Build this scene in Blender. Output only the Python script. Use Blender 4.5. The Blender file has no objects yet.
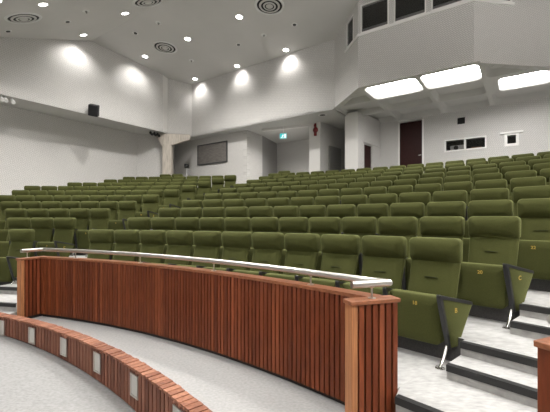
import bpy, bmesh, math, random
from math import sin, cos, pi, atan2, sqrt, hypot
from mathutils import Vector, Matrix
random.seed(7)
scene = bpy.context.scene
COL = scene.collection
ZE = 1.55                       # eye height above the walkway (world z = 0)
F, HX, HY = 356.1, 275.0, 219.14
A = Vector((.574, .819)); B = Vector((.819, -.574))      # hall directions: towards the back / across

# ------------------------------------------------------------------ materials
def srgb(r, g, b):
    return tuple(((c/255/12.92) if c/255 <= .04045 else ((c/255+.055)/1.055)**2.4) for c in (r, g, b)) + (1,)

def new_mat(name, col, rough=.6, metal=0, spec=.5):
    m = bpy.data.materials.new(name); m.use_nodes = True
    b = m.node_tree.nodes['Principled BSDF']
    b.inputs['Base Color'].default_value = col
    b.inputs['Roughness'].default_value = rough
    b.inputs['Metallic'].default_value = metal
    b.inputs['Specular IOR Level'].default_value = spec
    return m, m.node_tree, b

def noise_mix(nt, b, c1, c2, scale, detail=6, stretch=None, lo=.35, hi=.65, coord='Object'):
    tc = nt.nodes.new('ShaderNodeTexCoord'); src = tc.outputs[coord]
    if stretch:
        mp = nt.nodes.new('ShaderNodeMapping'); mp.inputs['Scale'].default_value = stretch
        nt.links.new(src, mp.inputs[0]); src = mp.outputs[0]
    n = nt.nodes.new('ShaderNodeTexNoise'); n.inputs['Scale'].default_value = scale; n.inputs['Detail'].default_value = detail
    nt.links.new(src, n.inputs['Vector'])
    r = nt.nodes.new('ShaderNodeValToRGB')
    r.color_ramp.elements[0].position = lo; r.color_ramp.elements[1].position = hi
    r.color_ramp.elements[0].color = c1; r.color_ramp.elements[1].color = c2
    nt.links.new(n.outputs['Fac'], r.inputs[0])
    nt.links.new(r.outputs[0], b.inputs['Base Color'])
    return n, r

def bump(nt, b, h, strength, dist=.01):
    bp = nt.nodes.new('ShaderNodeBump'); bp.inputs['Strength'].default_value = strength; bp.inputs['Distance'].default_value = dist
    nt.links.new(h, bp.inputs['Height']); nt.links.new(bp.outputs[0], b.inputs['Normal'])

def mat_fabric(name, c1, c2, rough=.9):
    m, nt, b = new_mat(name, c1, rough, 0, .15)
    n, r = noise_mix(nt, b, c1, c2, 130, 3)
    b.inputs['Sheen Weight'].default_value = .38
    b.inputs['Sheen Roughness'].default_value = .4
    b.inputs['Sheen Tint'].default_value = (.75, .8, .35, 1)
    n2 = nt.nodes.new('ShaderNodeTexNoise'); n2.inputs['Scale'].default_value = 400
    bump(nt, b, n2.outputs['Fac'], .25, .002)
    return m

def mat_wood(name, cols, rough=.4, grain=(3, 3, .35)):
    m, nt, b = new_mat(name, cols[0], rough, 0, .18)
    g = nt.nodes.new('ShaderNodeNewGeometry')
    r = nt.nodes.new('ShaderNodeValToRGB')
    while len(r.color_ramp.elements) < len(cols): r.color_ramp.elements.new(.5)
    for i, c in enumerate(cols):
        r.color_ramp.elements[i].position = i/(len(cols)-1); r.color_ramp.elements[i].color = c
    nt.links.new(g.outputs['Random Per Island'], r.inputs[0])
    tc = nt.nodes.new('ShaderNodeTexCoord'); mp = nt.nodes.new('ShaderNodeMapping'); mp.inputs['Scale'].default_value = grain
    n = nt.nodes.new('ShaderNodeTexNoise'); n.inputs['Scale'].default_value = 14; n.inputs['Detail'].default_value = 8
    nt.links.new(tc.outputs['Object'], mp.inputs[0]); nt.links.new(mp.outputs[0], n.inputs['Vector'])
    mr = nt.nodes.new('ShaderNodeMapRange'); mr.inputs[1].default_value = .3; mr.inputs[2].default_value = .7; mr.inputs[3].default_value = .72; mr.inputs[4].default_value = 1.2
    nt.links.new(n.outputs['Fac'], mr.inputs[0])
    mx = nt.nodes.new('ShaderNodeMix'); mx.data_type = 'RGBA'; mx.blend_type = 'MULTIPLY'; mx.inputs[0].default_value = 1
    nt.links.new(r.outputs[0], mx.inputs[6]); nt.links.new(mr.outputs[0], mx.inputs[7])
    nt.links.new(mx.outputs[2], b.inputs['Base Color'])
    return m

def mat_wall(name, col, bw=.11, bh=.038, strength=.7):
    """painted masonry with a fine woven relief; object X runs along the wall, Z up"""
    m, nt, b = new_mat(name, col, .75, 0, .25)
    tc = nt.nodes.new('ShaderNodeTexCoord')
    sp = nt.nodes.new('ShaderNodeSeparateXYZ'); cb = nt.nodes.new('ShaderNodeCombineXYZ')
    nt.links.new(tc.outputs['Object'], sp.inputs[0])
    nt.links.new(sp.outputs['X'], cb.inputs['X']); nt.links.new(sp.outputs['Z'], cb.inputs['Y'])
    br = nt.nodes.new('ShaderNodeTexBrick')
    br.inputs['Scale'].default_value = 1; br.inputs['Brick Width'].default_value = bw; br.inputs['Row Height'].default_value = bh
    br.inputs['Mortar Size'].default_value = .009; br.inputs['Mortar Smooth'].default_value = .4
    br.inputs['Color1'].default_value = col
    br.inputs['Color2'].default_value = tuple(c*.95 for c in col[:3])+(1,)
    br.inputs['Mortar'].default_value = tuple(c*.68 for c in col[:3])+(1,)
    rot = nt.nodes.new('ShaderNodeMapping'); rot.inputs['Rotation'].default_value = (0, 0, pi/4)
    nt.links.new(cb.outputs[0], rot.inputs[0]); nt.links.new(rot.outputs[0], br.inputs['Vector'])
    nt.links.new(br.outputs['Color'], b.inputs['Base Color'])
    iv = nt.nodes.new('ShaderNodeMath'); iv.operation = 'SUBTRACT'; iv.inputs[0].default_value = 1
    nt.links.new(br.outputs['Fac'], iv.inputs[1])
    bump(nt, b, iv.outputs[0], strength, .006)
    return m

def emis(name, col, s):
    m = bpy.data.materials.new(name); m.use_nodes = True
    nt = m.node_tree; nt.nodes.clear()
    e = nt.nodes.new('ShaderNodeEmission'); e.inputs[0].default_value = col; e.inputs[1].default_value = s
    o = nt.nodes.new('ShaderNodeOutputMaterial'); nt.links.new(e.outputs[0], o.inputs[0])
    return m

M = {}
M['fabric'] = mat_fabric('green_upholstery', (.040, .0435, .0115, 1), (.051, .0548, .0148, 1))
M['seam'] = new_mat('seam', (.022, .025, .007, 1), .95)[0]
M['trim'] = new_mat('black_plastic', (.008, .008, .009, 1), .38)[0]
M['gold'] = new_mat('gold_print', srgb(176, 146, 62), .5)[0]
M['chrome'] = new_mat('polished_steel', (.78, .77, .75, 1), .18, 1)[0]
M['steel'] = new_mat('brushed_steel', (.56, .54, .51, 1), .30, 1)[0]
M['slat'] = mat_wood('mahogany_slats', [(.092, .022, .0085, 1), (.150, .038, .015, 1), (.12, .030, .0115, 1), (.215, .060, .025, 1)], .38)
M['backing'] = new_mat('dark_backing', (.022, .009, .006, 1), .8, 0, .1)[0]
M['curbslat'] = mat_wood('curb_slats', [(.11, .040, .024, 1), (.165, .065, .040, 1), (.20, .085, .055, 1)], .5)
M['curbtop'] = mat_wood('curb_boards', [(.15, .056, .031, 1), (.215, .087, .050, 1), (.28, .125, .074, 1)], .5, (3, 3, 3))
M['cap'] = mat_wood('cap_board', [(.20, .075, .036, 1), (.24, .095, .047, 1)], .35, (1.5, 1.5, 3))
M['post'] = mat_wood('light_hardwood', [(.34, .145, .062, 1), (.40, .175, .078, 1)], .4, (6, 6, .3))
M['black'] = new_mat('black_matt', (.006, .006, .006, 1), .7)[0]
M['nosing'] = new_mat('black_rubber_nosing', (.010, .010, .010, 1), .55)[0]
m, nt, b = new_mat('grey_vinyl', (.5, .5, .49, 1), .5, 0, .35); noise_mix(nt, b, (.28, .28, .274, 1), (.42, .417, .408, 1), 14, 10, (1, 2.2, 1), .3, .7); M['vinyl'] = m
m, nt, b = new_mat('walkway_vinyl', (.3, .3, .3, 1), .55, 0, .3); noise_mix(nt, b, (.25, .25, .247, 1), (.33, .328, .323, 1), 34, 12, (1, 1.5, 1), .3, .7); M['walk'] = m
m, nt, b = new_mat('stage_vinyl', (.45, .45, .44, 1), .55, 0, .3); noise_mix(nt, b, (.175, .175, .173, 1), (.25, .249, .246, 1), 34, 12, (1, 1.5, 1), .3, .7); M['stage'] = m
m, nt, b = new_mat('riser_vinyl', (.33, .325, .31, 1), .6); noise_mix(nt, b, (.27, .265, .255, 1), (.40, .395, .38, 1), 12, 8, None, .3, .7); M['riser'] = m
m, nt, b = new_mat('dark_carpet', (.035, .034, .033, 1), .95); noise_mix(nt, b, (.05, .049, .048, 1), (.075, .073, .071, 1), 80); M['carpet'] = m
WHITE = (.66, .645, .625, 1)
M['wall'] = mat_wall('woven_white_masonry', WHITE)
M['smooth'] = new_mat('white_paint', (.66, .645, .625, 1), .7, 0, .25)[0]
m, nt, b = new_mat('ceiling_paint', (.58, .565, .55, 1), .8, 0, .2); noise_mix(nt, b, (.56, .55, .535, 1), (.60, .585, .57, 1), .6, 4); M['ceiling'] = m
M['soffit'] = new_mat('soffit_paint', (.56, .55, .53, 1), .75, 0, .2)[0]
m, nt, b = new_mat('board_concrete', (.42, .38, .33, 1), .8); noise_mix(nt, b, (.36, .325, .28, 1), (.50, .455, .40, 1), 6, 6, (4, 4, .5)); M['concrete'] = m
M['door'] = mat_wood('dark_red_door', [(.022, .0058, .005, 1), (.027, .007, .006, 1)], .45, (5, 5, .4))
M['greydoor'] = new_mat('grey_door', (.27, .265, .255, 1), .5)[0]
m, nt, b = new_mat('louvre_wood', (.10, .09, .082, 1), .5); noise_mix(nt, b, (.11, .10, .092, 1), (.20, .185, .17, 1), 5, 6, (1, 1, 8)); M['louvre'] = m
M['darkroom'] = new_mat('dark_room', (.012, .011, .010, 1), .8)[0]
M['frame'] = new_mat('window_frame_paint', (.78, .77, .75, 1), .45)[0]
M['red'] = new_mat('alarm_red', (.16, .008, .010, 1), .3)[0]
M['plastic'] = new_mat('white_plastic', (.7, .7, .69, 1), .4)[0]
M['grey'] = new_mat('grey_metal', (.30, .295, .285, 1), .45, .3)[0]
M['darkgrey'] = new_mat('dark_metal', (.05, .05, .05, 1), .5)[0]
M['tan'] = new_mat('tan_card', (.35, .17, .07, 1), .6)[0]
M['lens'] = emis('downlight_lamp', (1, .97, .92, 1), 14)
M['coffer'] = emis('coffer_lamp', (1, .98, .95, 1), 18)
M['exit'] = emis('exit_green', srgb(60, 190, 190), 1.1)
M['exitw'] = emis('exit_white', (.9, 1, 1, 1), 1.3)
m, nt, b = new_mat('steplight_glass', (.48, .465, .43, 1), .3); M['steplens'] = m
def mat_glass():
    m = bpy.data.materials.new('window_glass'); m.use_nodes = True
    nt = m.node_tree; nt.nodes.clear()
    t = nt.nodes.new('ShaderNodeBsdfTransparent'); t.inputs[0].default_value = (.8, .8, .8, 1)
    g = nt.nodes.new('ShaderNodeBsdfGlossy'); g.inputs['Roughness'].default_value = .03
    fr = nt.nodes.new('ShaderNodeFresnel'); fr.inputs[0].default_value = 1.5
    mx = nt.nodes.new('ShaderNodeMixShader'); o = nt.nodes.new('ShaderNodeOutputMaterial')
    nt.links.new(fr.outputs[0], mx.inputs[0]); nt.links.new(t.outputs[0], mx.inputs[1]); nt.links.new(g.outputs[0], mx.inputs[2])
    nt.links.new(mx.outputs[0], o.inputs[0]); return m
M['glass'] = mat_glass()

# ------------------------------------------------------------------ mesh helpers
def link_mesh(name, bm, mats, parent=None, loc=None, rotz=None, smooth=False):
    me = bpy.data.meshes.new(name)
    bmesh.ops.recalc_face_normals(bm, faces=bm.faces[:])
    bm.to_mesh(me); bm.free()
    if not isinstance(mats, (list, tuple)): mats = [mats]
    for m in mats: me.materials.append(m if not isinstance(m, str) else M[m])
    if smooth:
        for p in me.polygons: p.use_smooth = True
        try: me.set_sharp_from_angle(angle=math.radians(40))
        except Exception: pass
    o = bpy.data.objects.new(name, me); COL.objects.link(o)
    if parent: o.parent = parent
    if loc is not None: o.location = loc
    if rotz is not None: o.rotation_euler = (0, 0, rotz)
    return o

def thing(name, label, cat, loc=(0, 0, 0), rotz=0, group=None):
    o = bpy.data.objects.new(name, None); COL.objects.link(o)
    o.location = loc; o.rotation_euler = (0, 0, rotz); o.empty_display_size = .1
    o['label'] = label; o['category'] = cat
    if group: o['group'] = group
    return o

def tag(o, label, cat, group=None):
    o['label'] = label; o['category'] = cat
    if group: o['group'] = group
    return o

def struct(o):
    o['kind'] = 'structure'; return o

def add_box(bm, x0, x1, y0, y1, z0, z1, mat=0, mtx=None):
    vs = [bm.verts.new((x, y, z)) for x in (x0, x1) for y in (y0, y1) for z in (z0, z1)]
    if mtx is not None:
        for v in vs: v.co = mtx @ v.co
    fs = []
    for q in ((0, 1, 3, 2), (4, 6, 7, 5), (0, 4, 5, 1), (2, 3, 7, 6), (0, 2, 6, 4), (1, 5, 7, 3)):
        f = bm.faces.new([vs[i] for i in q]); f.material_index = mat; fs.append(f)
    return vs, fs

def bev(bm, geom_edges, off, seg=2):
    bmesh.ops.bevel(bm, geom=geom_edges, offset=off, segments=seg, profile=.5, affect='EDGES')

def rbox(x0, x1, y0, y1, z0, z1, r=.01, seg=2):
    bm = bmesh.new(); add_box(bm, x0, x1, y0, y1, z0, z1); bev(bm, bm.edges[:], r, seg); return bm

def profile_x(prof, x0, x1, r, seg=3):
    """closed (y,z) outline extruded along x, edges rounded"""
    bm = bmesh.new()
    a = [bm.verts.new((x0, y, z)) for y, z in prof]; c = [bm.verts.new((x1, y, z)) for y, z in prof]
    n = len(prof)
    bm.faces.new(a); bm.faces.new(c[::-1])
    for i in range(n): bm.faces.new((a[i], c[i], c[(i+1) % n], a[(i+1) % n]))
    if r: bev(bm, bm.edges[:], r, seg)
    return bm

def tube(bm, pts, r, n=10, caps=True, mat=0):
    pts = [Vector(p) for p in pts]; rings = []
    for i, p in enumerate(pts):
        d = (pts[min(i+1, len(pts)-1)] - pts[max(i-1, 0)]).normalized()
        u = d.orthogonal().normalized() if abs(d.z) > .9 else d.cross(Vector((0, 0, 1))).normalized()
        w = d.cross(u).normalized()
        rr = r[i] if isinstance(r, (list, tuple)) else r
        rings.append([bm.verts.new(p + u*rr*cos(2*pi*k/n) + w*rr*sin(2*pi*k/n)) for k in range(n)])
    for q, s in zip(rings, rings[1:]):
        for k in range(n):
            f = bm.faces.new((q[k], q[(k+1) % n], s[(k+1) % n], s[k])); f.material_index = mat
    if caps:
        bm.faces.new(rings[0][::-1]).material_index = mat; bm.faces.new(rings[-1]).material_index = mat

def lathe(bm, prof, n=24, mat=0, origin=(0, 0, 0)):
    """(r,z) profile turned about z"""
    ox, oy, oz = origin; rings = []
    for r, z in prof:
        if r < 1e-5: rings.append([bm.verts.new((ox, oy, oz+z))])
        else: rings.append([bm.verts.new((ox+r*cos(2*pi*k/n), oy+r*sin(2*pi*k/n), oz+z)) for k in range(n)])
    for q, s in zip(rings, rings[1:]):
        for k in range(n):
            if len(q) == 1 and len(s) == 1: continue
            if len(q) == 1: f = bm.faces.new((q[0], s[k], s[(k+1) % n]))
            elif len(s) == 1: f = bm.faces.new((q[k], q[(k+1) % n], s[0]))
            else: f = bm.faces.new((q[k], q[(k+1) % n], s[(k+1) % n], s[k]))
            f.material_index = mat

def text_mesh(name, body, size, mat, parent, mtx):
    cu = bpy.data.curves.new(name, 'FONT'); cu.body = body; cu.size = size; cu.align_x = 'CENTER'; cu.align_y = 'CENTER'; cu.extrude = .0006; cu.offset = size*.018
    t = bpy.data.objects.new(name, cu); COL.objects.link(t)
    dg = bpy.context.evaluated_depsgraph_get(); dg.update()
    me = bpy.data.meshes.new_from_object(t.evaluated_get(dg))
    bpy.data.objects.remove(t); bpy.data.curves.remove(cu)
    me.materials.clear(); me.materials.append(M[mat]); me.transform(mtx)
    o = bpy.data.objects.new(name, me); COL.objects.link(o); o.parent = parent
    return o

def pol(c, R, th): return Vector((c[0]+R*sin(th), c[1]+R*cos(th)))
def ang(c, P): return atan2(P[0]-c[0], P[1]-c[1])

def strip_prism(inner, outer, z0, z1, mats=(0, 0, 0)):
    """solid band between two plan polylines; mats = top, inner riser, rest. z may be functions of the point"""
    bm = bmesh.new()
    zz = lambda z, p: z(p) if callable(z) else z
    g = []
    for pi_, po in zip(inner, outer):
        g.append([bm.verts.new((pi_[0], pi_[1], zz(z0, pi_))), bm.verts.new((pi_[0], pi_[1], zz(z1, pi_))),
                  bm.verts.new((po[0], po[1], zz(z1, po))), bm.verts.new((po[0], po[1], zz(z0, po)))])
    for a, b_ in zip(g, g[1:]):
        for (i, j), mi in (((0, 1), mats[1]), ((1, 2), mats[0]), ((2, 3), mats[2]), ((3, 0), mats[2])):
            bm.faces.new((a[i], a[j], b_[j], b_[i])).material_index = mi
    bm.faces.new(g[0]).material_index = mats[2]; bm.faces.new(g[-1][::-1]).material_index = mats[2]
    return bm

def arc(c, R, t0, t1, n): return [pol(c, R, t0+(t1-t0)*i/n) for i in range(n+1)]

def ray(x, y): return Vector(((x-HX)/F, 1, (HY-y)/F))

# ------------------------------------------------------------------ camera
cam = bpy.data.cameras.new('camera'); co = bpy.data.objects.new('camera', cam); COL.objects.link(co)
cam.sensor_width = 36; cam.lens = 36*F/550; cam.shift_y = (HY-206)/550; cam.clip_start = .05
co.location = (0, 0, ZE); co.rotation_euler = (pi/2, 0, 0)
scene.camera = co

# ------------------------------------------------------------------ seating geometry
C0 = (-6.4756, -4.3233)
RT0, DR = 11.4631, .879
def ztop(k): return ZE - .1991 + .2336*k - .0014*k*k
def zfl(k): return ztop(k) - 1.11
def Rt(k): return RT0 + DR*k
def Re(k): return 10.13 + DR*k
CB, RB = (-7.27, -4.64), 10.92           # barrier arc
CC, RC = (-7.351, -3.420), 8.922         # curb arc
LA0, LAd = Vector((-4.77, 7.01)), Vector((.397, .918))     # left aisle: edge of left block
LB0, LBd = Vector((-3.57, 6.76)), Vector((.41, .912))      # left aisle: edge of centre block
RA0, RAd = Vector((1.90, 3.53)), Vector((.91, .414))       # right aisle: edge of centre block
RA1 = RA0 + Vector((.414, -.91))*1.25
def circ_line(R, P, d):
    d = d.normalized(); w = P - Vector(C0); bq = w.dot(d); cq = w.dot(w)-R*R
    return P + d*(-bq + sqrt(bq*bq-cq))
def th_line(R, P, d): return ang(C0, circ_line(R, P, d))

# tiers
for k in range(1, 12):
    R1 = Re(k+1)+.2 if k < 11 else 31
    n = 48
    bm = strip_prism(arc(C0, Re(k)+.10, -.32, 1.15, n), arc(C0, R1, -.32, 1.15, n), zfl(k)-.30, zfl(k), (0, 1, 1))
    struct(link_mesh('floor_tier', bm, ['vinyl', 'carpet']))
bl_l, bl_r = pol(CB, RB+.10, .325), pol(CB, RB+.10, .841)
bm = strip_prism(arc(CB, RB+.11, .318, .838, 30), arc(C0, Re(1)+.3, ang(C0, bl_l), ang(C0, bl_r), 30), 0, zfl(0), (0, 1, 1))
struct(link_mesh('floor_tier', bm, ['vinyl', 'riser']))
bm = strip_prism(arc(C0, Re(0), -.32, ang(C0, bl_l)-.012, 16), arc(C0, Re(1)+.3, -.32, ang(C0, bl_l), 16), 0, zfl(0), (0, 1, 1))
struct(link_mesh('floor_tier', bm, ['vinyl', 'riser']))
bm = strip_prism(arc(C0, Re(0), ang(C0, bl_r)+.002, 1.2, 12), arc(C0, Re(1)+.3, ang(C0, bl_r)-.03, 1.2, 12), 0, zfl(0)-.0006, (0, 1, 1))
struct(link_mesh('floor_tier', bm, ['vinyl', 'riser']))

def nosing(R, t0, t1, z):
    n = 12; bm = bmesh.new()
    pr = [(-.012, -.052), (-.012, .003), (.045, .003), (.045, -.004), (0.002, -.004), (.002, -.052)]
    rings = []
    for i in range(n+1):
        t = t0+(t1-t0)*i/n
        rings.append([bm.verts.new((*pol(C0, R+dr, t), z+dz)) for dr, dz in pr])
    m_ = len(pr)
    for a, b_ in zip(rings, rings[1:]):
        for j in range(m_): bm.faces.new((a[j], a[(j+1) % m_], b_[(j+1) % m_], b_[j]))
    bm.faces.new(rings[0]); bm.faces.new(rings[-1][::-1])
    o = struct(link_mesh('trim_nosing', bm, 'nosing')); return o

def aisle_steps(P0, d0, P1, d1, ks, radial=False):
    for k in ks:
        for R, R1, z in ((Re(k), Re(k)+.14, zfl(k)), (Re(k)-.30, Re(k)+.05, (zfl(k)+zfl(k-1))/2 if k else zfl(0)/2)):
            if k == 0 and R1 - R < .2: continue
            t0, t1 = th_line(R, P0, d0), th_line(R, P1, d1)
            if radial: t0 = .8275+.02*(k-1)
            top = z if R1-R > .2 else z-.0005
            bm = strip_prism(arc(C0, R, t0, t1, 10), arc(C0, R1, t0, t1, 10), z-.34 if k else 0, top, (0, 1, 1))
            struct(link_mesh('floor_step', bm, ['vinyl', 'riser'])); nosing(R, t0, t1, z)
aisle_steps(LA0+Vector((.12, -.05)), LAd, LB0+Vector((-.12, .05)), LBd, range(1, 11))
aisle_steps(RA0+Vector((.414, -.91))*.37, RAd, RA1, RAd, range(1, 4), True)
nosing(Re(0), ang(C0, bl_r)+.002, 1.1, zfl(0))
nosing(Re(0), -.3, ang(C0, bl_l)-.016, zfl(0))
bm = strip_prism(arc(C0, Re(0)-.3, -.3, .25, 12), arc(C0, Re(0)+.02, -.3, .25, 12), 0, zfl(0)/2, (0, 1, 1))
struct(link_mesh('floor_step', bm, ['vinyl', 'riser'])); nosing(Re(0)-.3, -.3, .25, zfl(0)/2)

# walkway and stage floor
bm = strip_prism(arc(CC, RC+.06, -.5, 1.9, 60), arc(CC, 13, -.5, 1.9, 60), -.35, 0, (0, 0, 0))
struct(link_mesh('floor_walkway', bm, 'walk'))
P0s = Vector((-3.604, 4.667))
def zst(p): return ZE - 1.526 - .0423*((Vector((p[0], p[1]))-P0s).dot(B))
bm = strip_prism(arc(CC, .2, -pi+.001, pi-.001, 96), arc(CC, RC+.05, -pi+.001, pi-.001, 96), lambda p: zst(p)-.2, zst, (0, 0, 0))
struct(link_mesh('floor_stage', bm, 'stage'))
bm = bmesh.new(); add_box(bm, -16, 11, -7.4, 22, -1.4, -1.2)
struct(link_mesh('floor', bm, 'riser'))

# ------------------------------------------------------------------ chairs
W = .58
def cushion(hw, z0, z1, rt, rb, yb, yf, bulge, shear, taper=0, n=5, belly=0):
    """upholstered pad: rounded outline in x-z, thickness in y, leaning by shear (dy per dz below z1)"""
    bm = bmesh.new()
    def outline(ins):
        pts = []; w = hw-ins; a, b_ = z0+ins, z1-ins
        for cx_, cz_, r, s0 in ((w, b_, rt, 0), (-w, b_, rt, 1), (-w, a, rb, 2), (w, a, rb, 3)):
            r = max(.004, r-ins*.6); sx = 1 if cx_ > 0 else -1; sz = 1 if cz_ == b_ else -1
            for i in range(n+1):
                t = (s0+i/n)*pi/2; pts.append((cx_-sx*r+r*cos(t), cz_-sz*r+r*sin(t)))
        return pts
    rings = []
    for ins, y in ((.014, yb), (0, yb-.012), (0, yf+.016), (.005, yf+.006), (.016, yf), (.05, yf-bulge*.6), (.085, yf-bulge)):
        rings.append([bm.verts.new((x, y, z)) for x, z in outline(ins)])
    m_ = len(rings[0])
    for a, b_ in zip(rings, rings[1:]):
        for k in range(m_): bm.faces.new((a[k], a[(k+1) % m_], b_[(k+1) % m_], b_[k]))
    bm.faces.new(rings[0][::-1]); bm.faces.new(rings[-1])
    for v in bm.verts:
        h = (v.co.z-z0)/(z1-z0); v.co.y += belly*((h-.68)/.68)**2*(v.co.y < (yb+yf)/2)
        v.co.y -= shear*(z1-v.co.z); v.co.y += .02*(v.co.x/hw)**2
        v.co.x *= 1-taper*(z1-v.co.z)/(z1-z0)
    return bm
W = .58
def chair_meshes():
    d = {}
    d['headrest'] = cushion(.260, .855, 1.112, .055, .04, .085, -.042, .012, .09, 0, 6, .068)
    bm = cushion(.254, .47, .90, .02, .03, .055, .012, .012, .30, .05)
    _, fs = add_box(bm, -.07, .07, -.0625, -.045, .7035, .708, 1)
    d['backrest'] = bm
    d['seat'] = cushion(.255, .15, .595, .022, .05, -.37, -.49, .012, -.02, .05)
    ARM = [(-.545, .612), (-.14, .515), (-.33, .26), (-.40, .17), (-.44, .165)]
    d['armrest'] = profile_x(ARM, W/2-.018, W/2+.018, .006, 2)
    d['arm_trim'] = profile_x([(-.56, .615), (-.552, .634), (-.12, .535), (-.13, .512), (-.53, .606), (-.437, .160), (-.455, .158)], W/2-.022, W/2+.022, .004, 1)
    bm = bmesh.new()
    x = W/2
    tube(bm, [(x, -.40, .24), (x, -.43, .17), (x, -.50, .085), (x, -.575, .03), (x, -.62, .014)], [.017, .016, .015, .014, .011], 10)
    lathe(bm, [(0, 0), (.042, 0), (.042, .008), (.016, .014), (.0, .026)], 16, 0, (x, -.60, 0))
    for s in (-1, 1): lathe(bm, [(0, .006), (.009, .006), (.009, .018), (0, .02)], 8, 0, (x+s*.028, -.60, 0))
    d['leg'] = bm
    # splayed panel closing an aisle end; local u along the panel
    EP = [(-.555, .612), (-.545, .620), (-.165, .528), (-.155, .512), (-.325, .175), (-.35, .150), (-.425, .148)]
    sp = Matrix.Translation((W/2-.01, -.49, 0)) @ Matrix.Rotation(-.36, 4, 'Z') @ Matrix.Translation((0, .49, 0))
    bm = profile_x(EP, -.010, .028, .008, 2); bm.transform(sp); d['end_panel'] = bm
    bm = profile_x([(-.572, .615), (-.565, .636), (-.155, .542), (-.142, .512), (-.156, .514), (-.542, .604), (-.482, .38), (-.425, .144), (-.447, .144), (-.505, .36)], -.015, .031, .004, 1); bm.transform(sp); d['panel_trim'] = bm
    return d, sp
CD, SPL = chair_meshes()
CM = {}
for nme, bm in CD.items():
    mats = {'backrest': ['fabric', 'seam'], 'arm_trim': ['trim'], 'panel_trim': ['trim'], 'leg': ['chrome']}.get(nme, ['fabric'])
    o = link_mesh(nme, bm, mats, smooth=nme not in ('arm_trim', 'panel_trim')); CM[nme] = o.data; bpy.data.objects.remove(o)

ORD = ['', 'first', 'second', 'third', 'fourth', 'fifth', 'sixth', 'seventh', 'eighth', 'ninth', 'tenth', 'eleventh', 'twelfth', 'thirteenth', 'fourteenth', 'fifteenth', 'sixteenth', 'seventeenth', 'eighteenth', 'nineteenth']
ROWN = ['front', 'second', 'third', 'fourth', 'fifth', 'sixth', 'seventh', 'eighth', 'ninth', 'tenth', 'rearmost']
def part(nme, parent, mtx=None):
    o = bpy.data.objects.new(nme, CM[nme]); COL.objects.link(o); o.parent = parent; return o
proto = None
def chair(th, k, S, label, group, end=False, left_arm=False, number=None, letter=None):
    global proto
    P = pol(C0, Rt(k), th)
    if proto is None:
        r = thing('auditorium_chair', label, 'chair')
        part('headrest', r); part('backrest', r); part('seat', r); part('leg', r)
        proto = r
    else:
        r = proto.copy(); COL.objects.link(r)
        for ch in [c for c in proto.children if c.name.split('.')[0] in ('headrest', 'backrest', 'seat', 'leg')]:
            c = ch.copy(); COL.objects.link(c); c.parent = r
    r.location = (P.x, P.y, zfl(k)); r.rotation_euler = (0, 0, -th); r.scale = (S/W, 1, 1)
    r['label'] = label; r['group'] = group
    if end:
        ep = part('end_panel', r); part('panel_trim', ep)
        if letter:
            mt = SPL @ Matrix.Translation((.0295, -.37, .48)) @ Matrix.Rotation(pi/2, 4, 'Z') @ Matrix.Rotation(pi/2, 4, 'X')
            text_mesh('row_letter', letter, .062, 'gold', ep, mt)
    else:
        ar = part('armrest', r); part('arm_trim', ar)
    if left_arm:
        ar = part('armrest', r); ar.location.x = -W; tr = part('arm_trim', ar)
        lg = part('leg', r); lg.location.x = -W
    if number:
        st = [c for c in r.children if c.name.startswith('seat')][0]
        mt = Matrix.Translation((.02, -.5035, .515)) @ Matrix.Rotation(pi/2, 4, 'X')
        text_mesh('seat_number', number, .05, 'gold', st, mt)
    return r

cA = [.2565, .2725, .2845, .2913, .3031, .3067, .3106, .3146]
cS = [.5824, .5841, .5877, .5975, .555, .5626, .5704, .5787]
def th_px(x, k):
    u = Vector(((x-HX)/F, 1)).normalized(); c = Vector(C0); bq = u.dot(c); R = Rt(k)
    return ang(C0, u*(bq+sqrt(bq*bq-(c.dot(c)-R*R))))
def px(P): return HX + F*P.x/P.y
cA += [th_px(258, 8), th_px(267.5, 9), th_px(277.5, 10)]; cS += [.57, .575, .57]
cN = [11, 12, 13, 99, 99, 99, 99, 99, 99, 99, 1]
nums = {0: '18', 1: '20', 2: '22'}
n_ch = 0
for k in range(11):
    S = cS[k]; grp = 'green chairs in the centre block'
    for i in range(cN[k]):
        t = cA[k] + (i+.5)*S/Rt(k)
        if px(pol(C0, Rt(k), t-.5*S/Rt(k))) > 556: break
        end = k < 3 and i == cN[k]-1
        if end: lab = f'green chair ending the {ROWN[k]} row of the centre block at the right-hand steps'
        elif i == 0: lab = f'green chair beside the left aisle in the {ROWN[k]} row of the centre block' if k < 10 else 'lone green chair behind the centre block, alone in its rearmost row'
        else: lab = f'green chair, {ORD[i+1]} from the left aisle in the {ROWN[k]} row of the centre block'
        chair(t, k, S, lab, grp, end, i == 0, nums.get(k) if end else None, 'BCD'[k] if end else None); n_ch += 1
lB = [.1494, .1683, .1857, .1977, .2087, .221, .2297, .2396, .248, .2563, th_px(183, 10)]
lim = [-14, -14, -14, -14, -16, -8, 18, 60, 96, 114, 154]
for k in range(11):
    S = .55; i = 0
    while True:
        t = lB[k] - (i+.5)*S/Rt(k)
        if px(pol(C0, Rt(k), t-.5*S/Rt(k))) < lim[k]: break
        lab = (f'green chair at the aisle end of the {ROWN[k]} row of the left block' if i == 0 else
               f'green chair, {ORD[i+1]} from the aisle in the {ROWN[k]} row of the left block')
        chair(t, k, S, lab, 'green chairs in the left block', i == 0 and k < 10, False, str(6+k) if i == 0 and k < 6 else None, 'BCDEFGHJKL'[k] if i == 0 and k < 6 else None)
        i += 1; n_ch += 1
print('chairs', n_ch)

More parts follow.
